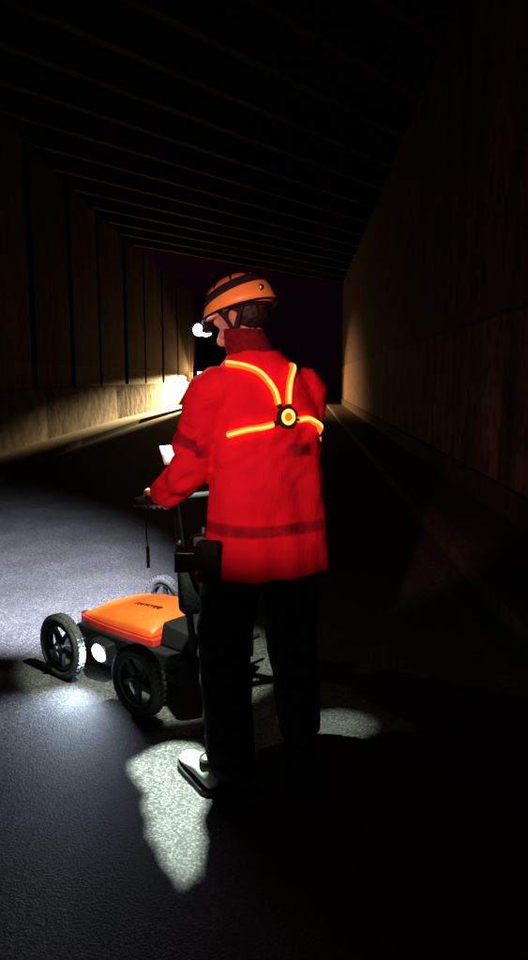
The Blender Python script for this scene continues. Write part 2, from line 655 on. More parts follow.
LW = [(x - 1.0, y) for x, y in KL]
wlft = thing('panelled_wall', (LW[2][0], LW[2][1], 0), 'stained concrete wall of shallow panels on the left, lit low by the floodlight', 'wall')
w = MB()
w.loft([[(x - 0.8, y, -0.1), (x, y, -0.1), (x, y, CEIL - 0.02), (x - 0.8, y, CEIL - 0.02)] for x, y in LW])
w.obj('wall_face', wall_l, wlft, smooth=False)

bc = MB()
bc.loft([[(x - 0.02, y, 0.10), (x + 0.22, y, 0.10), (x + 0.20, y, 1.25), (x - 0.02, y, 1.30)] for x, y in LW])
bc.obj('base_course', speckled('pale_base_concrete', (0.07, 0.055, 0.04), (0.42, 0.36, 0.29), 2.6, 0.9, 0.6, 0.2, (1, 0.7, 1.2), 0.03), wlft, smooth=False)


def left_wall_x(y):
    for (x0, y0), (x1, y1) in zip(LW, LW[1:]):
        if y0 <= y <= y1:
            return x0 + (x1 - x0) * (y - y0) / (y1 - y0)
    return LW[-1][0]


yy = 1.0
while yy < 62:
    wd = 2.9 + 1.3 * random.random()                              # broad shallow panels between dark recesses
    x, xb = left_wall_x(yy), left_wall_x(yy + wd)
    p = MB()
    p.hexa([(x - 0.05, yy, 1.25), (x + 0.07, yy, 1.25), (xb + 0.07, yy + wd, 1.25), (xb - 0.05, yy + wd, 1.25),
            (x - 0.05, yy, CEIL - 0.04), (x + 0.07, yy, CEIL - 0.04), (xb + 0.07, yy + wd, CEIL - 0.04), (xb - 0.05, yy + wd, CEIL - 0.04)])
    p.obj('wall_panel', wall_l, wlft, smooth=False, bevel=0.02)
    yy += wd + 0.22 + 0.35 * random.random()

ceiling = thing('tunnel_ceiling', (-2, 12, CEIL), 'dark concrete ceiling carried on closely spaced skewed beams', 'ceiling')
c = MB()
x0, x1 = -8.2, WR + 1.2
c.hexa([(x0, -18, CEIL + 0.45), (x1, -14, CEIL + 0.45), (x1, far_y(x1), CEIL + 0.45), (x0, far_y(x0), CEIL + 0.45),
        (x0, -18, CEIL + 0.9), (x1, -14, CEIL + 0.9), (x1, far_y(x1), CEIL + 0.9), (x0, far_y(x0), CEIL + 0.9)])
c.obj('deck_slab', ceil_m, ceiling, smooth=False)
k = 0
y_r = 39.4
while y_r > -6:
    b_ = MB()
    d = 0.30
    ya, yb = y_r + (x0 - WR) * SK, y_r + (x1 - WR) * SK
    b_.hexa([(x0, ya - d, CEIL), (x1, yb - d, CEIL), (x1, yb, CEIL), (x0, ya, CEIL),
             (x0, ya - d, CEIL + 0.452), (x1, yb - d, CEIL + 0.452), (x1, yb, CEIL + 0.452), (x0, ya, CEIL + 0.452)])
    b_.obj('beam', beam_m, ceiling, smooth=False)
    y_r -= 2.1
    k += 1

# ------------------------------------------------------------------ far floodlight on the left pavement
FL = V((-6.10, 43.0, 0.127))
fl = thing('floodlight', FL, 'small warm floodlight with an added second head on a stand, blazing beside the far end of the left wall', 'floodlight')
s = MB()
for a in (0, 2.1, 4.2):
    s.tube([FL + V((0, 0, 0.40)), FL + V((0.22 * math.cos(a), 0.22 * math.sin(a), 0.012))], 0.014, 8)
s.tube([FL + V((0, 0, 0.38)), FL + V((0, 0.0, 1.50))], 0.018, 8)
s.obj('stand', black_metal, fl)
Mh = frame(FL + V((0, -0.1, 1.62)), V((-0.04, -1, -0.15)), (0, 0, 1))
Mh_added = frame(FL + V((0.22, 0.16, 1.60)), V((0.56, -0.82, -0.09)), (0, 0, 1))  # second head, added to light the end of the right wall
for Mq in (Mh, Mh_added):
    h = MB()
    h.box((-0.10, -0.20, -0.15), (-0.002, 0.20, 0.15), 0, Mq)
    for zz in (-0.10, -0.05, 0.0, 0.05, 0.10):
        h.box((-0.14, -0.18, zz - 0.008), (-0.098, 0.18, zz + 0.008), 0, Mq)
    ho = h.obj('lamp_head', black_metal, fl, smooth=False, bevel=0.01)
    le = MB()
    le.box((-0.002, -0.17, -0.12), (0.012, 0.17, 0.12), 0, Mq)
    le.obj('lens', lens_warm, ho, smooth=False, bevel=0.004)
light('floodlight_beam', 'SPOT', Mh @ V((0.03, 0, 0)), 170000, (1.0, 0.66, 0.29), Mh @ V((0.03, 0, 0)) + V((-0.055, -1, -0.140)), 0.06, 15, 1.0)
light('floodlight_light', 'POINT', Mh @ V((0.06, 0, 0.02)), 260, (1.0, 0.52, 0.20), None, 0.10)
light('added_wall_spot', 'SPOT', Mh_added @ V((0.03, 0, 0)), 12000, (1.0, 0.44, 0.16), (2.06, 33.5, -0.3), 0.06, 42, 1.0)  # added spot for the warm far end of the right wall
light('floodlight_wash', 'SPOT', Mh @ V((0.03, 0, 0.05)), 1000, (1.0, 0.50, 0.18), Mh @ V((0.03, 0, 0.05)) + V((-0.05, -1, 0.20)), 0.06, 34, 1.0)

# ------------------------------------------------------------------ the cart
CU, CV = V((-0.80, 0.60, 0)), V((0.60, 0.80, 0))
CC = V((-0.706, 3.52, 0))


def cp(u, v, z):
    return CC + CU * u + CV * v + V((0, 0, z))


MC = Matrix((CU, -CV, V((0, 0, 1)))).transposed().to_4x4()     # local X forward, Y left, Z up
MC.translation = CC
cart = thing('radar_cart', CC, 'low orange four-wheeled ground scanning cart pushed ahead of the worker', 'cart')
WRAD = 0.166
wheel_spots = [(0.33, 0.385), (-0.29, 0.415), (0.46, -0.43), (-0.11, -0.30)]      # local x, y(left)
for (wx, wy) in wheel_spots:
    sgn = 1 if wy > 0 else -1
    Mw = MC @ Matrix.Translation((wx, wy, WRAD)) @ Matrix.Rotation(-sgn * math.pi / 2, 4, 'X') @ Matrix.Scale(1.07, 4)   # local Z = outward
    rim = MB()
    rim.lathe([(0.096, -0.018), (0.110, -0.018), (0.110, 0.018), (0.096, 0.018)], Mw, 40)
    rim.lathe([(0.004, -0.03), (0.030, -0.03), (0.030, 0.022), (0.022, 0.030), (0.004, 0.030)], Mw, 24)
    for q in range(5):
        a = q * 2 * math.pi / 5 + 0.3
        S = Mw @ Matrix.Rotation(a, 4, 'Z')
        rim.hexa([(0.026, -0.016, -0.010), (0.100, -0.009, -0.008), (0.100, 0.009, -0.008), (0.026, 0.016, -0.010),
                  (0.026, -0.016, 0.014), (0.100, -0.009, 0.009), (0.100, 0.009, 0.009), (0.026, 0.016, 0.014)], 0, S)
    wobj = rim.obj('wheel', rim_m, cart, smooth=False, bevel=0.002)
    ty = MB()
    prof = []
    for q in range(16):
        a = 2 * math.pi * q / 16
        prof.append((0.130 + 0.0245 * math.cos(a), 0.029 * math.sin(a)))
    ty.lathe(prof, Mw, 56)
    for q in range(40):                                           # tread lugs
        S = Mw @ Matrix.Rotation(q * 2 * math.pi / 40, 4, 'Z')
        for z0 in (-0.019, 0.003):
            ty.box((0.1490, -0.0085, z0), (0.1538, 0.0085, z0 + 0.016), 0, S)
    ty.obj('tyre', tyre_m, wobj)
    bo = MB()
    bo.lathe([(0.001, 0.030), (0.012, 0.030), (0.012, 0.040), (0.001, 0.042)], Mw, 6)
    bo.obj('axle_nut', steel_m, wobj, smooth=False)

ch = MB()
ch.box((-0.40, -0.25, 0.105), (0.40, 0.25, 0.235), 0, MC)
ch.box((-0.30, -0.20, 0.085), (0.33, 0.22, 0.106), 0, MC)
cho = ch.obj('chassis', black_plastic, cart, smooth=False, bevel=0.018)
ax = MB()
for wx in (0.33, -0.33):
    ax.tube([MC @ V((wx, -0.36, WRAD)), MC @ V((wx, 0.36, WRAD))], 0.013, 10)
ax.tube([MC @ V((0.37, -0.37, WRAD)), MC @ V((0.33, -0.25, WRAD))], 0.012, 10)
ax.obj('axle', black_metal, cart)

# the orange hood: crowned top sloping down to the front, skirt below painted red for its shaded side
hd = MB()
us = [0.40, 0.32, 0.17, 0.00, -0.10, -0.15]
tops = [0.292, 0.322, 0.348, 0.360, 0.354, 0.325]
hw = [0.200, 0.218, 0.226, 0.226, 0.222, 0.214]
rings = []
for u_, t_, w_ in zip(us, tops, hw):
    b_z = 0.268
    rings.append([(u_, -w_, b_z), (u_, -w_ * 0.96, b_z + (t_ - b_z) * 0.45), (u_, -w_ * 0.70, t_ - 0.010),
                  (u_, -w_ * 0.35, t_), (u_, 0, t_ + 0.003), (u_, w_ * 0.35, t_), (u_, w_ * 0.70, t_ - 0.010),
                  (u_, w_ * 0.96, b_z + (t_ - b_z) * 0.45), (u_, w_, b_z)])
hd.loft(rings, 0, MC)
hood = hd.obj('hood', hood_m, cart, smooth=True, bevel=0.010)
sk = MB()
sk.loft([[(u_, -w_ - 0.008, 0.212), (u_, -w_ - 0.004, 0.267), (u_, w_ + 0.004, 0.267), (u_, w_ + 0.008, 0.212)]
         for u_, w_ in zip([0.425] + us[:-1] + [-0.17], [0.195] + hw[:-1] + [0.214])], 0, MC)
sk.obj('skirt', hood_shade, hood, smooth=False, bevel=0.006)
tx = MB()
for q in range(8):
    u0 = 0.125 - q * 0.024
    zt = 0.3500 + (0.125 - u0) * 0.075
    for (a0, a1, b0, b1) in [(0, .004, 0, .03), (.004, .018, .026, .03), (.004, .016, .013, .016)][: 2 + q % 2]:
        tx.box((u0 - a1, 0.055 - 0.0 - b1 + 0.03, zt), (u0 - a0, 0.055 - b0 + 0.03, zt + 0.006), 0, MC)
tx.obj('lettering', text_m, hood, smooth=False)
for (lx, ly) in ((0.425, 0.17), (0.425, -0.17)):
    lt = MB()
    lt.box((lx - 0.03, ly - 0.018, 0.236), (lx + 0.016, ly + 0.018, 0.272), 0, MC)
    lt.obj('latch', black_plastic, cart, smooth=False, bevel=0.006)
bb = MB()
bb.hexa([(-0.24, -0.19, 0.236), (-0.43, -0.19, 0.236), (-0.43, 0.19, 0.236), (-0.24, 0.19, 0.236),
         (-0.255, -0.16, 0.345), (-0.40, -0.16, 0.325), (-0.40, 0.16, 0.325), (-0.255, 0.16, 0.345)][0:0] or
        [(-0.43, -0.19, 0.236), (-0.175, -0.19, 0.236), (-0.175, 0.19, 0.236), (-0.43, 0.19, 0.236),
         (-0.41, -0.17, 0.325), (-0.182, -0.17, 0.350), (-0.182, 0.17, 0.350), (-0.41, 0.17, 0.325)], 0, MC)
bb.obj('battery_box', black_plastic, cart, smooth=False, bevel=0.014)

# work light on the side of the chassis
LAMP = MC @ V((0.145, 0.30, 0.15))
ll = MB()
Ml = frame(LAMP, V((-0.72, -0.68, -0.10)), (0, 0, 1))
ll.box((-0.06, -0.075, -0.055), (-0.002, 0.075, 0.055), 0, Ml)
lo_ = ll.obj('side_lamp', black_plastic, cart, smooth=False, bevel=0.008)
l2 = MB()
l2.ball((0.0, 0, 0), (0.022, 0.060, 0.042), Ml)
l2.obj('lens', lens_cool, lo_)
light('side_lamp_light', 'SPOT', LAMP + V((-0.72, -0.68, 0)).normalized() * 0.045, 50.0, (0.66, 0.80, 1.0),
      LAMP + V((-0.62, -0.86, 0.08)), 0.03, 165, 1.0)

# handle: two struts up to a bar in front of the worker
OW = V((-0.17, 2.62, 0.0))
HD = math.radians(27)
WF, WRt = V((-math.sin(HD), math.cos(HD), 0)), V((math.cos(HD), math.sin(HD), 0))


def wp(r, f, z):
    return OW + WRt * r + WF * f + V((0, 0, z))


GRIP_L, GRIP_R = wp(-0.325, 0.40, 1.01), wp(0.20, 0.41, 1.02)
hn = MB()
gl, gr = GRIP_L + (GRIP_L - GRIP_R).normalized() * 0.03, GRIP_R + (GRIP_R - GRIP_L).normalized() * 0.03
base_l, base_r = MC @ V((-0.40, 0.17, 0.20)), MC @ V((-0.40, -0.17, 0.20))
for b0, t0 in ((base_l, GRIP_L.lerp(GRIP_R, 0.26)), (base_r, GRIP_L.lerp(GRIP_R, 0.74))):
    hn.tube([b0, b0.lerp(t0, 0.5) + V((0, 0, 0.0)), b0.lerp(t0, 0.93), t0], 0.017, 12)
hn.tube([b0.lerp(t0, 0.55), base_l.lerp(GRIP_L.lerp(GRIP_R, 0.26), 0.55)], 0.012, 10)
hn.tube([gl, gr], 0.016, 12)
hno = hn.obj('handle', black_metal, cart)
for a, b0 in ((gl, 0.17), (gr, 0.17)):
    other = gr if a is gl else gl
    gp = MB()
    gp.tube([a, a + (other - a).normalized() * 0.13], 0.021, 12)
    gp.obj('grip', sole_m, hno)
# unseen down-lamp added under the bar to light ground by the right foot
DL = V((-0.21, 2.90, 0.86))
Md = frame(DL, V((0.38, 0.08, -0.86)), (0, 0.2, 1))
dl = MB()
dl.lathe([(0.003, -0.07), (0.020, -0.07), (0.024, -0.03), (0.026, 0.012), (0.022, 0.012), (0.020, -0.01), (0.003, -0.012)], Md @ Matrix.Rotation(math.pi / 2, 4, 'Y'), 20)
dl.tube([Md @ V((-0.06, 0, 0)), DL + V((-0.01, 0.02, 0.10)), GRIP_L.lerp(GRIP_R, 0.74) - V((0, 0, 0.01))], 0.006, 8)
dl.obj('added_down_lamp', black_metal, hno)
light('added_ground_spot', 'SPOT', Md @ V((0.014, 0, 0)), 60, (0.86, 1.0, 0.80), (0.16, 2.98, 0.0), 0.004, 21, 1.0)  # added spot for the lit ground beside the right foot
# control tablet on a stalk above the bar
TB = V((-0.525, 2.80, 1.205))
Mt = frame(TB, V((0.92, 0.38, 0)), V((0.10, -0.55, 0.83)))
tb = MB()
tb.box((-0.030, -0.055, -0.014), (0.060, 0.055, 0.0), 0, Mt)
tbo = tb.obj('control_tablet', white_plastic, cart, smooth=False, bevel=0.006)
ts = MB()
ts.box((-0.022, -0.046, 0.0), (0.052, 0.046, 0.003), 0, Mt)
ts.obj('screen', screen_m, tbo, smooth=False)
st_ = MB()
st_.tube([Mt @ V((0.02, 0, -0.01)), GRIP_L.lerp(GRIP_R, 0.2) + V((0, 0.02, 0.10)), GRIP_L.lerp(GRIP_R, 0.22)], 0.013, 8)
st_.obj('tablet_stalk', black_metal, cart)

# bag, pale connector, cable and red webbing hung about the handle
bag = thing('handle_bag', V((-0.42, 2.93, 0.55)), 'black pouch with red webbing hanging from the cart handle beside the worker', 'bag')
bm_ = MB()
Mb = frame((-0.445, 2.98, 0.66), V((0.9, 0.42, 0)), (0.05, 0.1, 1))
bm_.box((-0.085, -0.05, -0.16), (0.085, 0.05, 0.13), 0, Mb)
bm_.obj('pouch', black_cloth, bag, smooth=True, bevel=0.03)
rs = MB()
rs.tube([Mb @ V((-0.06, -0.058, 0.12)), Mb @ V((-0.035, -0.066, 0.05)), Mb @ V((-0.005, -0.062, -0.02)), Mb @ V((0.0, -0.06, -0.07))],
        [0.010, 0.016, 0.018, 0.010], 10, flat=0.35)
rs.tube([Mb @ V((0.045, -0.07, -0.04)), Mb @ V((0.055, -0.075, -0.09)), Mb @ V((0.04, -0.075, -0.12))], [0.010, 0.014, 0.012], 10, flat=0.35)
rs.obj('webbing', red_nylon, bag)
bk = MB()
bk.tube([Mb @ V((0.05, -0.07, -0.105)), Mb @ V((0.062, -0.078, -0.125))], [0.012, 0.010], 8)
bk.obj('buckle', steel_m, bag)
ro = MB()
ro.tube([GRIP_L + V((0.02, 0.0, -0.02)), GRIP_L + V((0.012, -0.005, -0.12)), GRIP_L + V((0.015, 0.0, -0.20))], 0.003, 6)
cord = thing('lanyard', GRIP_L, 'thin red tag on a dark cord hanging under the worker\'s left hand', 'lanyard')
ro.obj('cord', strap_m, cord)
rt_ = MB()
rt_.tube([GRIP_L + V((0.015, 0, -0.19)), GRIP_L + V((0.016, 0, -0.275))], [0.0075, 0.0065], 8)
rt_.obj('tag', red_nylon, cord)
rad_ = thing('hand_radio', (-0.40, 2.80, 0.8), 'small grey handset with bright metal tip clipped beside the jacket hem', 'radio')
rr = MB()
Mr = frame((-0.405, 2.80, 0.82), V((0.9, 0.42, 0)), (-0.25, 0.1, 1))
rr.box((-0.024, -0.016, -0.055), (0.024, 0.016, 0.05), 0, Mr)
rr.tube([Mr @ V((0.014, 0, 0.045)), Mr @ V((0.016, 0, 0.085))], 0.008, 8)
rr.obj('handset', grey_plastic, rad_, smooth=False, bevel=0.009)
rt2 = MB()
rt2.ball(Mr @ V((0.020, -0.018, -0.075)), (0.016, 0.011, 0.020))
rt2.obj('clip', steel_m, rad_)
rt2 = MB()
rt2.ball(Mr @ V((-0.085, -0.0, 0.035)), (0.010, 0.008, 0.010))
rt2.obj('plug', steel_m, rad_)
rt3 = MB()
rt3.tube([Mr @ V((-0.085, 0, 0.035)), Mr @ V((-0.05, 0.02, -0.02)), Mr @ V((-0.0, 0.0, -0.06)), Mr @ V((0.02, -0.015, -0.07)),
          Mr @ V((0.03, -0.01, -0.16)), Mr @ V((0.02, 0.02, -0.30)), Mr @ V((0.02, 0.06, -0.5))], 0.006, 8)
rt3.obj('cable', strap_m, rad_)

# ------------------------------------------------------------------ the worker
worker = thing('person', OW, 'worker seen from behind in long red jacket, helmet and glowing harness, pushing the cart', 'person')
HC = V((-0.222, 2.655, 1.705))                                   # middle of the head
yaw_h = math.radians(64)
hx = V((-math.sin(yaw_h), math.cos(yaw_h), 0))
pit_h = math.radians(24)
hfwd = hx * math.cos(pit_h) - V((0, 0, 1)) * math.sin(pit_h)
MH = frame(HC, hfwd, (0, 0, 1))                                   # X forward, Y left, Z up


def elbow_chain(side):
    if side < 0:
        return [wp(-0.165, 0.00, 1.45), wp(-0.200, 0.05, 1.30), wp(-0.222, 0.09, 1.17), wp(-0.255, 0.20, 1.09), wp(-0.285, 0.325, 1.045)]
    return [wp(0.192, 0.00, 1.45), wp(0.205, 0.07, 1.30), wp(0.215, 0.13, 1.18), wp(0.215, 0.25, 1.09), wp(0.20, 0.33, 1.05)]


LEGS = {-1: [wp(-0.07, 0.0, 0.92), wp(-0.105, 0.02, 0.70), wp(-0.118, 0.03, 0.48), wp(-0.125, -0.03, 0.27), wp(-0.150, -0.085, 0.085)],
        1: [wp(0.10, 0.0, 0.92), wp(0.15, 0.04, 0.70), wp(0.19, 0.09, 0.48), wp(0.21, 0.09, 0.27), wp(0.225, 0.09, 0.085)]}

body = MB()


def ell(r, f, z, a, b, n=28, p=2.3):
    out = []
    for i in range(n):
        t = 2 * math.pi * i / n
        c_, s_ = math.cos(t), math.sin(t)
        out.append(wp(r + a * abs(c_) ** (2 / p) * (1 if c_ > 0 else -1), f + b * abs(s_) ** (2 / p) * (1 if s_ > 0 else -1), z))
    return out


body.loft([ell(0, 0, z, a, b) for z, a, b in ((0.86, 0.15, 0.105), (0.95, 0.165, 0.115), (1.08, 0.14, 0.10), (1.25, 0.16, 0.11),
                                             (1.38, 0.18, 0.105), (1.46, 0.16, 0.085), (1.51, 0.08, 0.06))])
body.tube([wp(-0.01, 0.0, 1.46), HC + V((0.03, -0.01, -0.11)), HC + V((0.01, 0, -0.02))], [0.07, 0.057, 0.06], 18)
for sd in (-1, 1):
    body.tube(elbow_chain(sd), [0.052, 0.047, 0.042, 0.037, 0.028], 14)
    body.tube(LEGS[sd], [0.085, 0.078, 0.06, 0.053, 0.04], 14)
    grip = GRIP_L if sd < 0 else GRIP_R
    wr_ = elbow_chain(sd)[-1]
    # palm over the bar, fingers wrapped round it, thumb beneath
    bar = WRt * (1 if sd < 0 else -1)
    palm = grip + bar * 0.06 + V((0, 0, 0.028)) - WF * 0.022
    body.tube([wr_, wr_.lerp(palm, 0.6), palm], [0.029, 0.032, 0.034], 12, flat=0.75)
    for q in range(4):
        c0 = grip + bar * (0.025 + 0.023 * q) 
        ln = [0.9, 1.0, 0.97, 0.82][q]
        body.tube([c0 + V((0, 0, 0.034)) - WF * 0.028, c0 + V((0, 0, 0.036)) + WF * 0.012 * ln, c0 + V((0, 0, 0.008)) + WF * 0.036 * ln,
                   c0 + V((0, 0, -0.022 * ln)) + WF * 0.022, c0 + V((0, 0, -0.027 * ln)) - WF * 0.002], [0.011, 0.0105, 0.010, 0.0092, 0.008], 8)
    th = grip + bar * 0.075
    body.tube([palm - V((0, 0, 0.01)) + bar * 0.02 - WF * 0.01, th + bar * 0.035 - WF * 0.022 - V((0, 0, 0.008)), th + bar * 0.028 - V((0, 0, 0.030)),
               th + bar * 0.018 + WF * 0.012 - V((0, 0, 0.032))], [0.014, 0.0125, 0.011, 0.009], 8)
    # feet inside the shoes
    an = LEGS[sd][-1]
    body.tube([an, an + WF * 0.09 - V((0, 0, 0.045)), an + WF * 0.17 - V((0, 0, 0.055))], [0.04, 0.034, 0.026], 10)
# head: skull, jaw, brow, nose, lips, ears, cheekbones
body.ball((-0.012, 0, 0.028), (0.098, 0.076, 0.092), MH)
body.ball((0.028, 0, -0.035), (0.062, 0.058, 0.085), MH)
body.tube([MH @ V((-0.005, 0.055, -0.045)), MH @ V((0.035, 0.043, -0.083)), MH @ V((0.078, 0.012, -0.098)), MH @ V((0.078, -0.012, -0.098)),
           MH @ V((0.035, -0.043, -0.083)), MH @ V((-0.005, -0.055, -0.045))], 0.020, 10)
body.tube([MH @ V((0.083, 0, 0.018)), MH @ V((0.104, 0, -0.010)), MH @ V((0.116, 0, -0.030)), MH @ V((0.094, 0, -0.040))], [0.010, 0.012, 0.016, 0.012], 10)
body.tube([MH @ V((0.078, 0.045, 0.030)), MH @ V((0.092, 0.0, 0.032)), MH @ V((0.078, -0.045, 0.030))], 0.012, 10)
for s_ in (-1, 1):
    body.ball((0.068, 0.038 * s_, -0.022), (0.022, 0.024, 0.018), MH)
    body.ball((0.074, 0.030 * s_, 0.012), (0.012, 0.015, 0.010), MH)
    body.ball((-0.010, 0.077 * s_, -0.005), (0.019, 0.011, 0.032), MH)
    body.ball((-0.006, 0.074 * s_, -0.032), (0.010, 0.010, 0.012), MH)
body.tube([MH @ V((0.082, 0.022, -0.062)), MH @ V((0.093, 0, -0.060)), MH @ V((0.082, -0.022, -0.062))], 0.009, 8)
body.tube([MH @ V((0.080, 0.018, -0.074)), MH @ V((0.089, 0, -0.074)), MH @ V((0.080, -0.018, -0.074))], 0.008, 8)
bme = bake_remesh(body, 0.0055, 3, 0.5)
mesh_obj('body', bme, [skin], worker)

# short hair on the back of the head
hr = MB()
hr.ball((-0.022, 0, 0.030), (0.096, 0.081, 0.092), MH)
hr.ball((-0.050, 0, -0.005), (0.056, 0.066, 0.045), MH)
hme = bake_remesh(hr, 0.006, 3)
push(hme, lambda p: 0.004 * noise.noise(p * 70))
mesh_obj('hair', hme, [hair], worker)

# gloves: tight skins over the hands, unioned like the hands they cover
for sd in (-1, 1):
    gm = MB()
    grip = GRIP_L if sd < 0 else GRIP_R
    bar = WRt * (1 if sd < 0 else -1)
    wr_ = elbow_chain(sd)[-1]
    palm = grip + bar * 0.06 + V((0, 0, 0.028)) - WF * 0.022
    gm.tube([wr_.lerp(palm, 0.05), wr_.lerp(palm, 0.6), palm], [0.036, 0.036, 0.038], 12, flat=0.78)
    for q in range(4):
        c0 = grip + bar * (0.022 + 0.0245 * q)
        ln = [0.9, 1.0, 0.97, 0.82][q]
        gm.tube([c0 + V((0, 0, 0.034)) - WF * 0.028, c0 + V((0, 0, 0.037)) + WF * 0.012 * ln, c0 + V((0, 0, 0.008)) + WF * 0.038 * ln,
                 c0 + V((0, 0, -0.023 * ln)) + WF * 0.023, c0 + V((0, 0, -0.029 * ln)) - WF * 0.002], [0.0135, 0.0125, 0.012, 0.011, 0.0095], 8)
    th = grip + bar * 0.075
    gm.tube([palm - V((0, 0, 0.01)) + bar * 0.02 - WF * 0.01, th + bar * 0.035 - WF * 0.022 - V((0, 0, 0.008)), th + bar * 0.028 - V((0, 0, 0.031)),
             th + bar * 0.018 + WF * 0.013 - V((0, 0, 0.033))], [0.017, 0.015, 0.013, 0.0105], 8)
    mesh_obj('glove', bake_remesh(gm, 0.004, 2), [glove_m], worker)

# trousers
tr = MB()
tr.loft([ell(0.03, 0, z, a, b) for z, a, b in ((0.74, 0.13, 0.10), (0.80, 0.175, 0.125), (0.92, 0.165, 0.12), (1.02, 0.155, 0.11))])
for sd in (-1, 1):
    L_ = LEGS[sd]
    tr.tube([L_[0] * 1.0, L_[1], L_[2], L_[3], L_[4] - V((0, 0, 0.012)) - WF * 0.012], [0.100, 0.112, 0.104, 0.094, 0.088], 20)
tme = bake_remesh(tr, 0.010, 4)
push(tme, lambda p_: 0.010 * noise.noise(V((p_.x * 7, p_.y * 7, p_.z * 9))) + 0.006 * noise.noise(V((p_.x * 14, p_.y * 14, p_.z * 26))))
mesh_obj('trousers', tme, [black_cloth], worker)

hp = MB()
Mp = frame(wp(-0.215, -0.075, 0.86), WRt * 0.8 - WF * 0.6, (0.0, 0.05, 1))
hp.box((-0.040, -0.028, -0.075), (0.040, 0.028, 0.07), 0, Mp)
hp.box((-0.042, -0.031, 0.015), (0.042, 0.031, 0.075), 0, Mp)
hp.obj('hip_pouch', black_cloth, worker, smooth=False, bevel=0.014)

# shoes
for sd in (-1, 1):
    an = LEGS[sd][-1].copy()
    an.z = 0
    fd = WF if sd < 0 else (WF * 0.97 + WRt * 0.25)
    Ms = frame(an + fd * 0.02, fd, (0, 0, 1))
    if sd < 0:
        Ms = frame(V((-0.358, 2.485, 0)), WF - WRt * 0.06, (0, 0, 1))
    up_ = MB()
    sec = []
    for x, a, zt in ((-0.085, 0.020, 0.075), (-0.078, 0.033, 0.105), (-0.05, 0.040, 0.125), (-0.01, 0.042, 0.128), (0.035, 0.044, 0.112),
                     (0.08, 0.049, 0.085), (0.13, 0.050, 0.068), (0.165, 0.040, 0.058), (0.185, 0.020, 0.045)):
        ring = []
        for i in range(20):
            t = 2 * math.pi * i / 20
            y_ = a * math.cos(t) * (1.0 if math.sin(t) < 0 else (1 - 0.25 * math.sin(t)))
            ring.append((x, y_, 0.022 + (zt - 0.022) * (0.5 + 0.5 * math.sin(t))))
        sec.append(ring)
    up_.loft(sec, 0, Ms)
    so = up_.obj('shoe', shoe_m, worker, sub=1)
    sl = MB()
    out = [(-0.095, 0.0), (-0.088, 0.028), (-0.06, 0.043), (0.0, 0.045), (0.07, 0.053), (0.13, 0.055), (0.175, 0.040), (0.198, 0.0)]
    lo_out = out + [(x, -y) for x, y in out[-2:0:-1]]
    sl.loft([[(x, y, 0.0) for x, y in lo_out], [(x, y, 0.026) for x, y in lo_out]], 0, Ms)
    sl.obj('sole', sole_m, so, smooth=False, bevel=0.005)
    cl_ = MB()
    cl_.lathe([(0.026, 0.0), (0.036, 0.0), (0.037, 0.012), (0.034, 0.024), (0.026, 0.024)], Ms @ Matrix.Translation((-0.038, -0.004, 0.104)), 24)
    cl_.obj('ankle_collar', sole_m, so)

# jacket: torso loft and sleeves fused, folds added, bands by a vertex value
jk = MB()
prof = [(0.785, 0.236, 0.174, 0.00), (0.86, 0.230, 0.168, 0.00), (0.97, 0.216, 0.156, 0.00), (1.08, 0.214, 0.148, 0.0), (1.22, 0.211, 0.146, 0.0),
        (1.34, 0.208, 0.142, 0.0), (1.42, 0.202, 0.132, 0.0), (1.47, 0.195, 0.122, 0.0), (1.515, 0.168, 0.112, 0.004), (1.56, 0.118, 0.100, 0.010), (1.60, 0.086, 0.088, 0.016)]
jk.loft([ell(0.042 - 0.0012 * i if i < 5 else 0.036 - 0.0075 * (i - 5) if i < 8 else 0.0135 - 0.006 * (i - 8), f, z, a, b, 40) for i, (z, a, b, f) in enumerate(prof)])
for sd in (-1, 1):
    e_ = elbow_chain(sd)
    jk.tube([e_[0] - WRt * sd * 0.05 + V((0, 0, 0.0)), e_[0], e_[1], e_[2], e_[3], e_[4] - (e_[4] - e_[3]) * 0.32],
            [0.082, 0.088, 0.082, 0.078, 0.066, 0.056], 22)
jme = bake_remesh(jk, 0.007, 6, 0.5)
arm = elbow_chain(-1)
armr = elbow_chain(1)


def seg_t(p, a, b):
    d = b - a
    return max(0, min(1, (p - a).dot(d) / d.length_squared))


vals = []


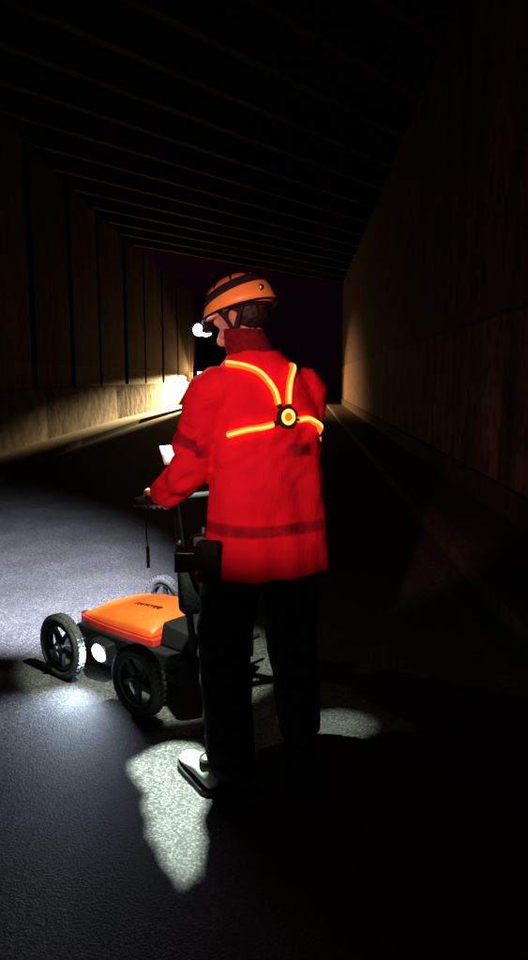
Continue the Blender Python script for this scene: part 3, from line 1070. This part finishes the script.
def jacket_fold(p):
    rel = p - OW
    r_, f_ = rel.dot(WRt), rel.dot(WF)
    # nearest sleeve
    best, onarm = 9, 0
    for ch_ in (arm, armr):
        for i in range(1, 4):
            t = seg_t(p, ch_[i], ch_[i + 1])
            d = (p - ch_[i].lerp(ch_[i + 1], t)).length
            if d < best:
                best, onarm = d, 1
    sleeve = 1.0 if best < 0.092 and (f_ > 0.17 or abs(r_) > 0.236) else 0.0
    # folds
    k1 = noise.noise(V((r_ * 11 + 3, f_ * 9, p.z * 2.3)))            # long hanging folds
    k2 = noise.noise(V((p.x * 16, p.y * 16, p.z * 11)) + V((5, 1, 9)))
    k3 = noise.noise(V((p.x * 9 + p.z * 14, p.y * 9, p.z * 20 - r_ * 18)))
    low = max(0.25, min(1.0, (1.5 - p.z) / 0.5))
    amp = 0.022 * k1 * low + 0.005 * k2
    if sleeve:
        amp = 0.017 * k3 + 0.009 * k2
    else:
        amp += 0.010 * k3 * max(0, 1 - abs(p.z - 1.28) / 0.22)
    wob = 0.006 * noise.noise(V((r_ * 6, f_ * 6, 2)))
    if sleeve:
        a_ = (arm if r_ < 0 else armr)
        s_ = seg_t(p, a_[0], a_[2]) 
        b1 = 0.022 - abs((p - a_[0].lerp(a_[2], 0.62)).dot((a_[2] - a_[0]).normalized()))
        if p.z < a_[2].z:
            b1 = min(b1, -0.01)
        vals.append(b1)
    else:
        b1 = 0.021 - abs(p.z + wob - 0.965)
        b2 = 0.022 - abs(p.z + wob - 1.245)
        b2 = min(b2, 0.03 * (noise.noise(V((r_ * 9, f_ * 9, 4.5))) + 0.12))      # the upper tape is worn away in places
        vals.append(max(b1, b2))
    return amp


push(jme, jacket_fold)
at = jme.attributes.new('band', 'FLOAT', 'POINT')
at.data.foreach_set('value', vals)
mesh_obj('jacket', jme, [jacket_m], worker)
jbvh = BVHTree.FromPolygons([v_.co for v_ in jme.vertices], [tuple(p.vertices) for p in jme.polygons])
# dark collar / neck gaiter above the jacket
co = MB()
cz = [(1.585, 0.086, 0.088, -0.014, 0.016), (1.615, 0.084, 0.086, -0.022, 0.022), (1.645, 0.079, 0.082, -0.030, 0.028), (1.675, 0.074, 0.078, -0.038, 0.030)]
co.loft([ell(r_, f_, z, a_, b_, 36, 2.0) for z, a_, b_, r_, f_ in cz] + [ell(r_, f_, z - 0.004, a_ - 0.01, b_ - 0.01, 36, 2.0) for z, a_, b_, r_, f_ in cz[::-1]], cap=False)
cm_ = co.mesh('collar')
for p in cm_.polygons:
    p.use_smooth = True
push(cm_, lambda p: 0.007 * noise.noise(V((p.x * 14, p.y * 14, p.z * 60))))
cob = mesh_obj('neck_gaiter', cm_, [speckled('dark_red_knit', (0.10, 0.006, 0.010), (0.16, 0.009, 0.014), 60, 0.95, 0.4, 0.1)], worker)
sb_ = cob.modifiers.new('sub', 'SUBSURF')
sb_.levels = sb_.render_levels = 2

# helmet: shell, rim, raised ridges, elastic strap, chin strap, lamp
HM = MH @ Matrix.Translation((-0.012, 0, 0.045)) @ Matrix.Rotation(math.radians(-4), 4, 'Y')
sh = MB()
rings = []
for i in range(11):
    a = math.pi / 2 * i / 10.3
    rr_ = math.cos(a) ** 0.85
    z_ = 0.118 * math.sin(a)
    ring = []
    for s_ in range(40):
        t = 2 * math.pi * s_ / 40
        fl_ = 1.0 + (0.10 if i == 0 else 0.045 if i == 1 else 0) * max(0, math.cos(t)) + (0.02 if i == 0 else 0)
        drop = -0.020 * (0.5 - 0.5 * math.cos(t)) if i == 0 else (-0.010 * (0.5 - 0.5 * math.cos(t)) if i == 1 else 0)
        ring.append((0.137 * rr_ * fl_ * math.cos(t), 0.115 * rr_ * fl_ * math.sin(t), z_ + drop))
    rings.append(ring)
sh.loft(rings, 0, HM)
helmet = sh.obj('helmet', helmet_m, worker)


def shell_pt(t, z, off):
    a = math.asin(max(-1, min(1, z / 0.118)))
    rr_ = math.cos(a) ** 0.85
    return HM @ V(((0.137 * rr_ + off) * math.cos(t), (0.115 * rr_ + off) * math.sin(t), z))


es = MB()                                                         # elastic lamp strap round the shell
vs, fs = [], []
for i in range(65):
    t = 2 * math.pi * i / 64
    zc = 0.058 + 0.012 * math.cos(t + math.pi)
    for z_, off in ((zc - 0.018, 0.002), (zc - 0.017, 0.005), (zc + 0.016, 0.005), (zc + 0.017, 0.002)):
        vs.append(shell_pt(t, z_, off))
for i in range(64):
    for q in range(3):
        fs.append((i * 4 + q, (i + 1) * 4 + q, (i + 1) * 4 + q + 1, i * 4 + q + 1))
es.add(vs, fs)
es.obj('lamp_strap', strap_m, helmet)
for t0 in (0.55, 1.25, 1.95, 2.6, -0.55, -1.25, -1.95, -2.6):
    q = []
    for z_ in (0.082, 0.094, 0.103, 0.109):
        q.append(shell_pt(t0, z_, 0.0015))
    vn = MB()                                                     # dark vent slots over the crown
    vn.tube(q, [0.006, 0.010, 0.010, 0.006], 8, flat=0.3)
    vn.obj('vent', black_plastic, helmet)
rm = MB()
rmv = []
for i in range(49):
    t = 2 * math.pi * i / 48
    fl_ = 1.025 + 0.10 * max(0, math.cos(t))
    rmv.append(HM @ V((0.137 * fl_ * math.cos(t), 0.115 * fl_ * math.sin(t), -0.020 * (0.5 - 0.5 * math.cos(t)) - 0.002)))
rm.tube(rmv, 0.0045, 8, smooth=1)
rm.obj('rim_edge', black_plastic, helmet)
cs_ = MB()
for s_ in (-1, 1):
    yk = 0.090 * s_
    cs_.tube([MH @ V((0.030, yk * 1.02, 0.050)), MH @ V((0.006, yk, -0.015)), MH @ V((0.022, 0.070 * s_, -0.072)), MH @ V((0.058, 0.018 * s_, -0.126))], 0.0085, 8, flat=0.35)
    cs_.tube([MH @ V((-0.070, 0.078 * s_, 0.035)), MH @ V((-0.030, 0.088 * s_, -0.015)), MH @ V((0.008, 0.080 * s_, -0.055))], 0.0085, 8, flat=0.35)
cs_.tube([MH @ V((0.02, 0.095, 0.05)), MH @ V((-0.07, 0.083, 0.028)), MH @ V((-0.116, 0, 0.018)), MH @ V((-0.07, -0.083, 0.028)), MH @ V((0.02, -0.095, 0.05))], 0.011, 10, flat=0.4)
cs_.obj('chin_strap', strap_m, helmet)
cl2 = MB()
cl2.ball(shell_pt(math.pi * 0.86, 0.020, 0.004), (0.008, 0.008, 0.012))
cl2.obj('lamp_clip', steel_m, helmet)
hl = MB()
HLM = HM @ Matrix.Translation((0.150, 0.0, -0.004)) @ Matrix.Rotation(math.radians(8), 4, 'Y')
hl.box((-0.012, -0.036, -0.024), (0.022, 0.036, 0.024), 0, HLM)
for s_ in (-0.018, 0.018):
    hl.lathe([(0.002, 0.0), (0.019, 0.0), (0.019, 0.012), (0.016, 0.012), (0.002, 0.010)],
             HLM @ Matrix.Translation((0.020, s_, 0)) @ Matrix.Rotation(math.pi / 2, 4, 'Y'), 20)
    hl.ball((0.030, s_ * 1.25, -0.004), (0.026, 0.023, 0.023), HLM, 1)
hlo = hl.obj('headlamp', [black_plastic, lens_white], helmet)
HL = HLM @ V((0.064, 0, -0.004))
light('headlamp_beam', 'SPOT', HL, 4800, (0.76, 0.78, 1.0), (-1.92, 4.95, 0.0), 0.012, 45, 0.9)
light('headlamp_spill', 'SPOT', HL, 300, (0.92, 1.0, 0.80), (-0.66, 3.36, 0.42), 0.012, 42, 0.35)
light('headlamp_flood', 'SPOT', HL, 3.5, (1.0, 0.98, 0.72), (-0.55, 2.75, 0.0), 0.012, 150, 0.4)

# glowing safety harness laid on the back
def on_jacket(px, py, off=0.012):
    f_ = 720.0
    fw = V((-math.sin(YAW) * math.cos(PITCH), math.cos(YAW) * math.cos(PITCH), -math.sin(PITCH)))
    rt0 = V((math.cos(YAW), math.sin(YAW), 0))
    up0 = rt0.cross(fw)
    d = (fw + rt0 * (px - 264) / f_ - up0 * (py - 480) / f_).normalized()
    h_ = jbvh.ray_cast(V((0, 0, EYE)), d)
    if h_[0] is None:
        h_ = jbvh.find_nearest(V((0, 0, EYE)) + d * 2.7)
    n_ = h_[1]
    if n_.dot(d) > 0:
        n_ = -n_
    return h_[0] + n_ * off, n_


harness = MB()
RC, RN = on_jacket(285, 417, 0.016)
arms_px = [[(277, 404), (274, 393), (267, 382), (257, 373), (245, 368), (229, 366)],
           [(287, 403), (288, 392), (289, 380), (291, 369), (292, 360)],
           [(272, 424), (262, 427), (251, 429), (241, 431), (230, 434)],
           [(297, 420), (305, 419), (312, 422), (317, 428), (320, 435)]]
webb = MB()
core = MB()
for ln in arms_px:
    pts = [on_jacket(*p)[0] for p in ln]
    outer_pts = [on_jacket(*p, 0.0165)[0] for p in ln]
    if ln is arms_px[3]:                                          # runs on round the flank under the right arm
        for st in (0.03, 0.06):
            q = on_jacket(*ln[-1])[0] + WF * st - V((0, 0, st * 0.8))
            h_ = jbvh.find_nearest(q)
            pts.append(h_[0] + h_[1] * 0.012)
            outer_pts.append(h_[0] + h_[1] * 0.0165)
    harness.tube(pts, 0.0115, 12, smooth=5)
    core.tube(outer_pts, 0.0080, 12, smooth=5)
    webb.tube([RC - RN * 0.004, on_jacket(*ln[0], 0.006)[0]] + [on_jacket(*p, 0.002)[0] for p in ln[1:]], 0.015, 10, flat=0.35, ref=RN)
ho2 = webb.obj('harness', strap_m, worker)
gs = harness.obj('glow_strip', glow_m, ho2)
off_ = len(harness.v)
me_ = gs.data                                                     # the bright fibre core inside the tinted sleeve
me2 = MB()
me2.v, me2.f, me2.m = harness.v + core.v, harness.f + [[i + off_ for i in q] for q in core.f], [0] * len(harness.f) + [1] * len(core.f)
bpy.data.objects.remove(gs)
me2.obj('glow_strip', [glow_m, glow_core], ho2)
MR = frame(RC, RN.cross(V((0, 0, 1))), RN) @ Matrix.Scale(0.82, 4)
rg = MB()
rg.lathe([(0.033, -0.010), (0.047, -0.010), (0.047, 0.004), (0.033, 0.006)], MR, 36)
rg.lathe([(0.001, -0.010), (0.034, -0.010), (0.034, 0.001), (0.001, 0.001)], MR, 36)
rg.obj('hub', strap_m, ho2)
rg2 = MB()
prof2 = [(0.026 + 0.008 * math.cos(2 * math.pi * q / 10), 0.008 + 0.007 * math.sin(2 * math.pi * q / 10)) for q in range(10)]
rg2.lathe(prof2, MR, 36)
rg2.obj('glow_ring', glow_core, ho2)
rg3 = MB()
rg3.lathe([(0.001, 0.002), (0.019, 0.004), (0.014, 0.014), (0.001, 0.017)], MR, 24)
rg3.obj('glow_centre', emitter('orange_glow_centre', (1.0, 0.16, 0.015), 1.1), ho2)  # centre disc with its own orange glow

# ------------------------------------------------------------------ lamp hood added at the worker's hip to cast the light patch
RL = V((-0.425, 2.585, 0.85))
lamp = thing('added_hip_lamp', RL, 'small black hooded lamp at the worker\'s left hip, lighting the pale shoe', 'lamp')
hh = MB()
HH = 0.05


def hole(gx, gy):
    t = HH / RL.z
    return RL.x + (gx - RL.x) * t, RL.y + (gy - RL.y) * t


patch = [(-0.672, 2.625), (-0.60, 2.74), (-0.535, 2.79), (-0.44, 2.78), (-0.37, 2.70), (-0.34, 2.50), (-0.335, 2.35), (-0.345, 2.26), (-0.315, 2.14), (-0.31, 1.96), (-0.325, 2.0), (-0.345, 1.925), (-0.385, 1.99), (-0.42, 2.03), (-0.455, 2.11), (-0.50, 2.17), (-0.51, 2.25), (-0.552, 2.33), (-0.555, 2.41), (-0.60, 2.47), (-0.655, 2.56)]
# plate cut to the shape of the light patch, built as a polygon with slits joined (bmesh triangulation of a holed outline)
import bmesh
bmp = bmesh.new()
zP = RL.z - HH
outer = [(-0.035, -0.055), (0.035, -0.055), (0.035, 0.035), (-0.035, 0.035)]
loops = [[(RL.x + x, RL.y + y) for x, y in outer], [hole(*p) for p in patch]]
edges = []
for lp in loops:
    vv = [bmp.verts.new((x, y, zP)) for x, y in lp]
    for i in range(len(vv)):
        edges.append(bmp.edges.new((vv[i], vv[(i + 1) % len(vv)])))
bmesh.ops.triangle_fill(bmp, use_beauty=True, use_dissolve=False, edges=edges)
# drop any triangle that fell inside a cut-out


def inside(x, y, poly):
    c_ = False
    for i in range(len(poly)):
        (xa, ya), (xb, yb) = poly[i], poly[i - 1]
        if (ya > y) != (yb > y) and x < (xb - xa) * (y - ya) / (yb - ya) + xa:
            c_ = not c_
    return c_


for f_ in [f_ for f_ in bmp.faces if any(inside(*f_.calc_center_median().xy, lp) for lp in loops[1:])]:
    bmp.faces.remove(f_)
bmesh.ops.recalc_face_normals(bmp, faces=bmp.faces)
me = bpy.data.meshes.new('gobo_plate')
bmp.to_mesh(me)
bmp.free()
me.materials.append(black_metal)
po = bpy.data.objects.new('gobo_plate', me)
scene.collection.objects.link(po)
attach(po, lamp)
so_ = po.modifiers.new('thick', 'SOLIDIFY')
so_.thickness = 0.0015
so_.offset = 0
wt = 0.003
X0, X1, Y0, Y1 = RL.x - 0.035, RL.x + 0.035, RL.y - 0.055, RL.y + 0.035
ZT = RL.z + 0.02
hh.box((X0 - wt, Y0 - wt, zP - 0.001), (X0, Y1 + wt, ZT))
hh.box((X1, Y0 - wt, zP - 0.001), (X1 + wt, Y1 + wt, ZT))
hh.box((X0, Y0 - wt, zP - 0.001), (X1, Y0, ZT))
hh.box((X0, Y1, zP - 0.001), (X1, Y1 + wt, ZT))
hh.box((X0 - wt, Y0 - wt, ZT + 0.0005), (X1 + wt, Y1 + wt, ZT + 0.004))
hh.obj('hood', black_metal, lamp, smooth=False)
hk = MB()
hk.tube([V((RL.x, RL.y, ZT)), V((RL.x + 0.01, RL.y + 0.0, 0.91)), V((RL.x + 0.05, RL.y + 0.0, 0.93)), V((RL.x + 0.10, RL.y, 0.90))], 0.006, 8)
hk.obj('hanger', black_metal, lamp)
light('added_patch_light', 'POINT', RL, 270, (0.84, 1.0, 0.88), None, 0.0017)  # added source, stands in for headlamp light falling past the arm
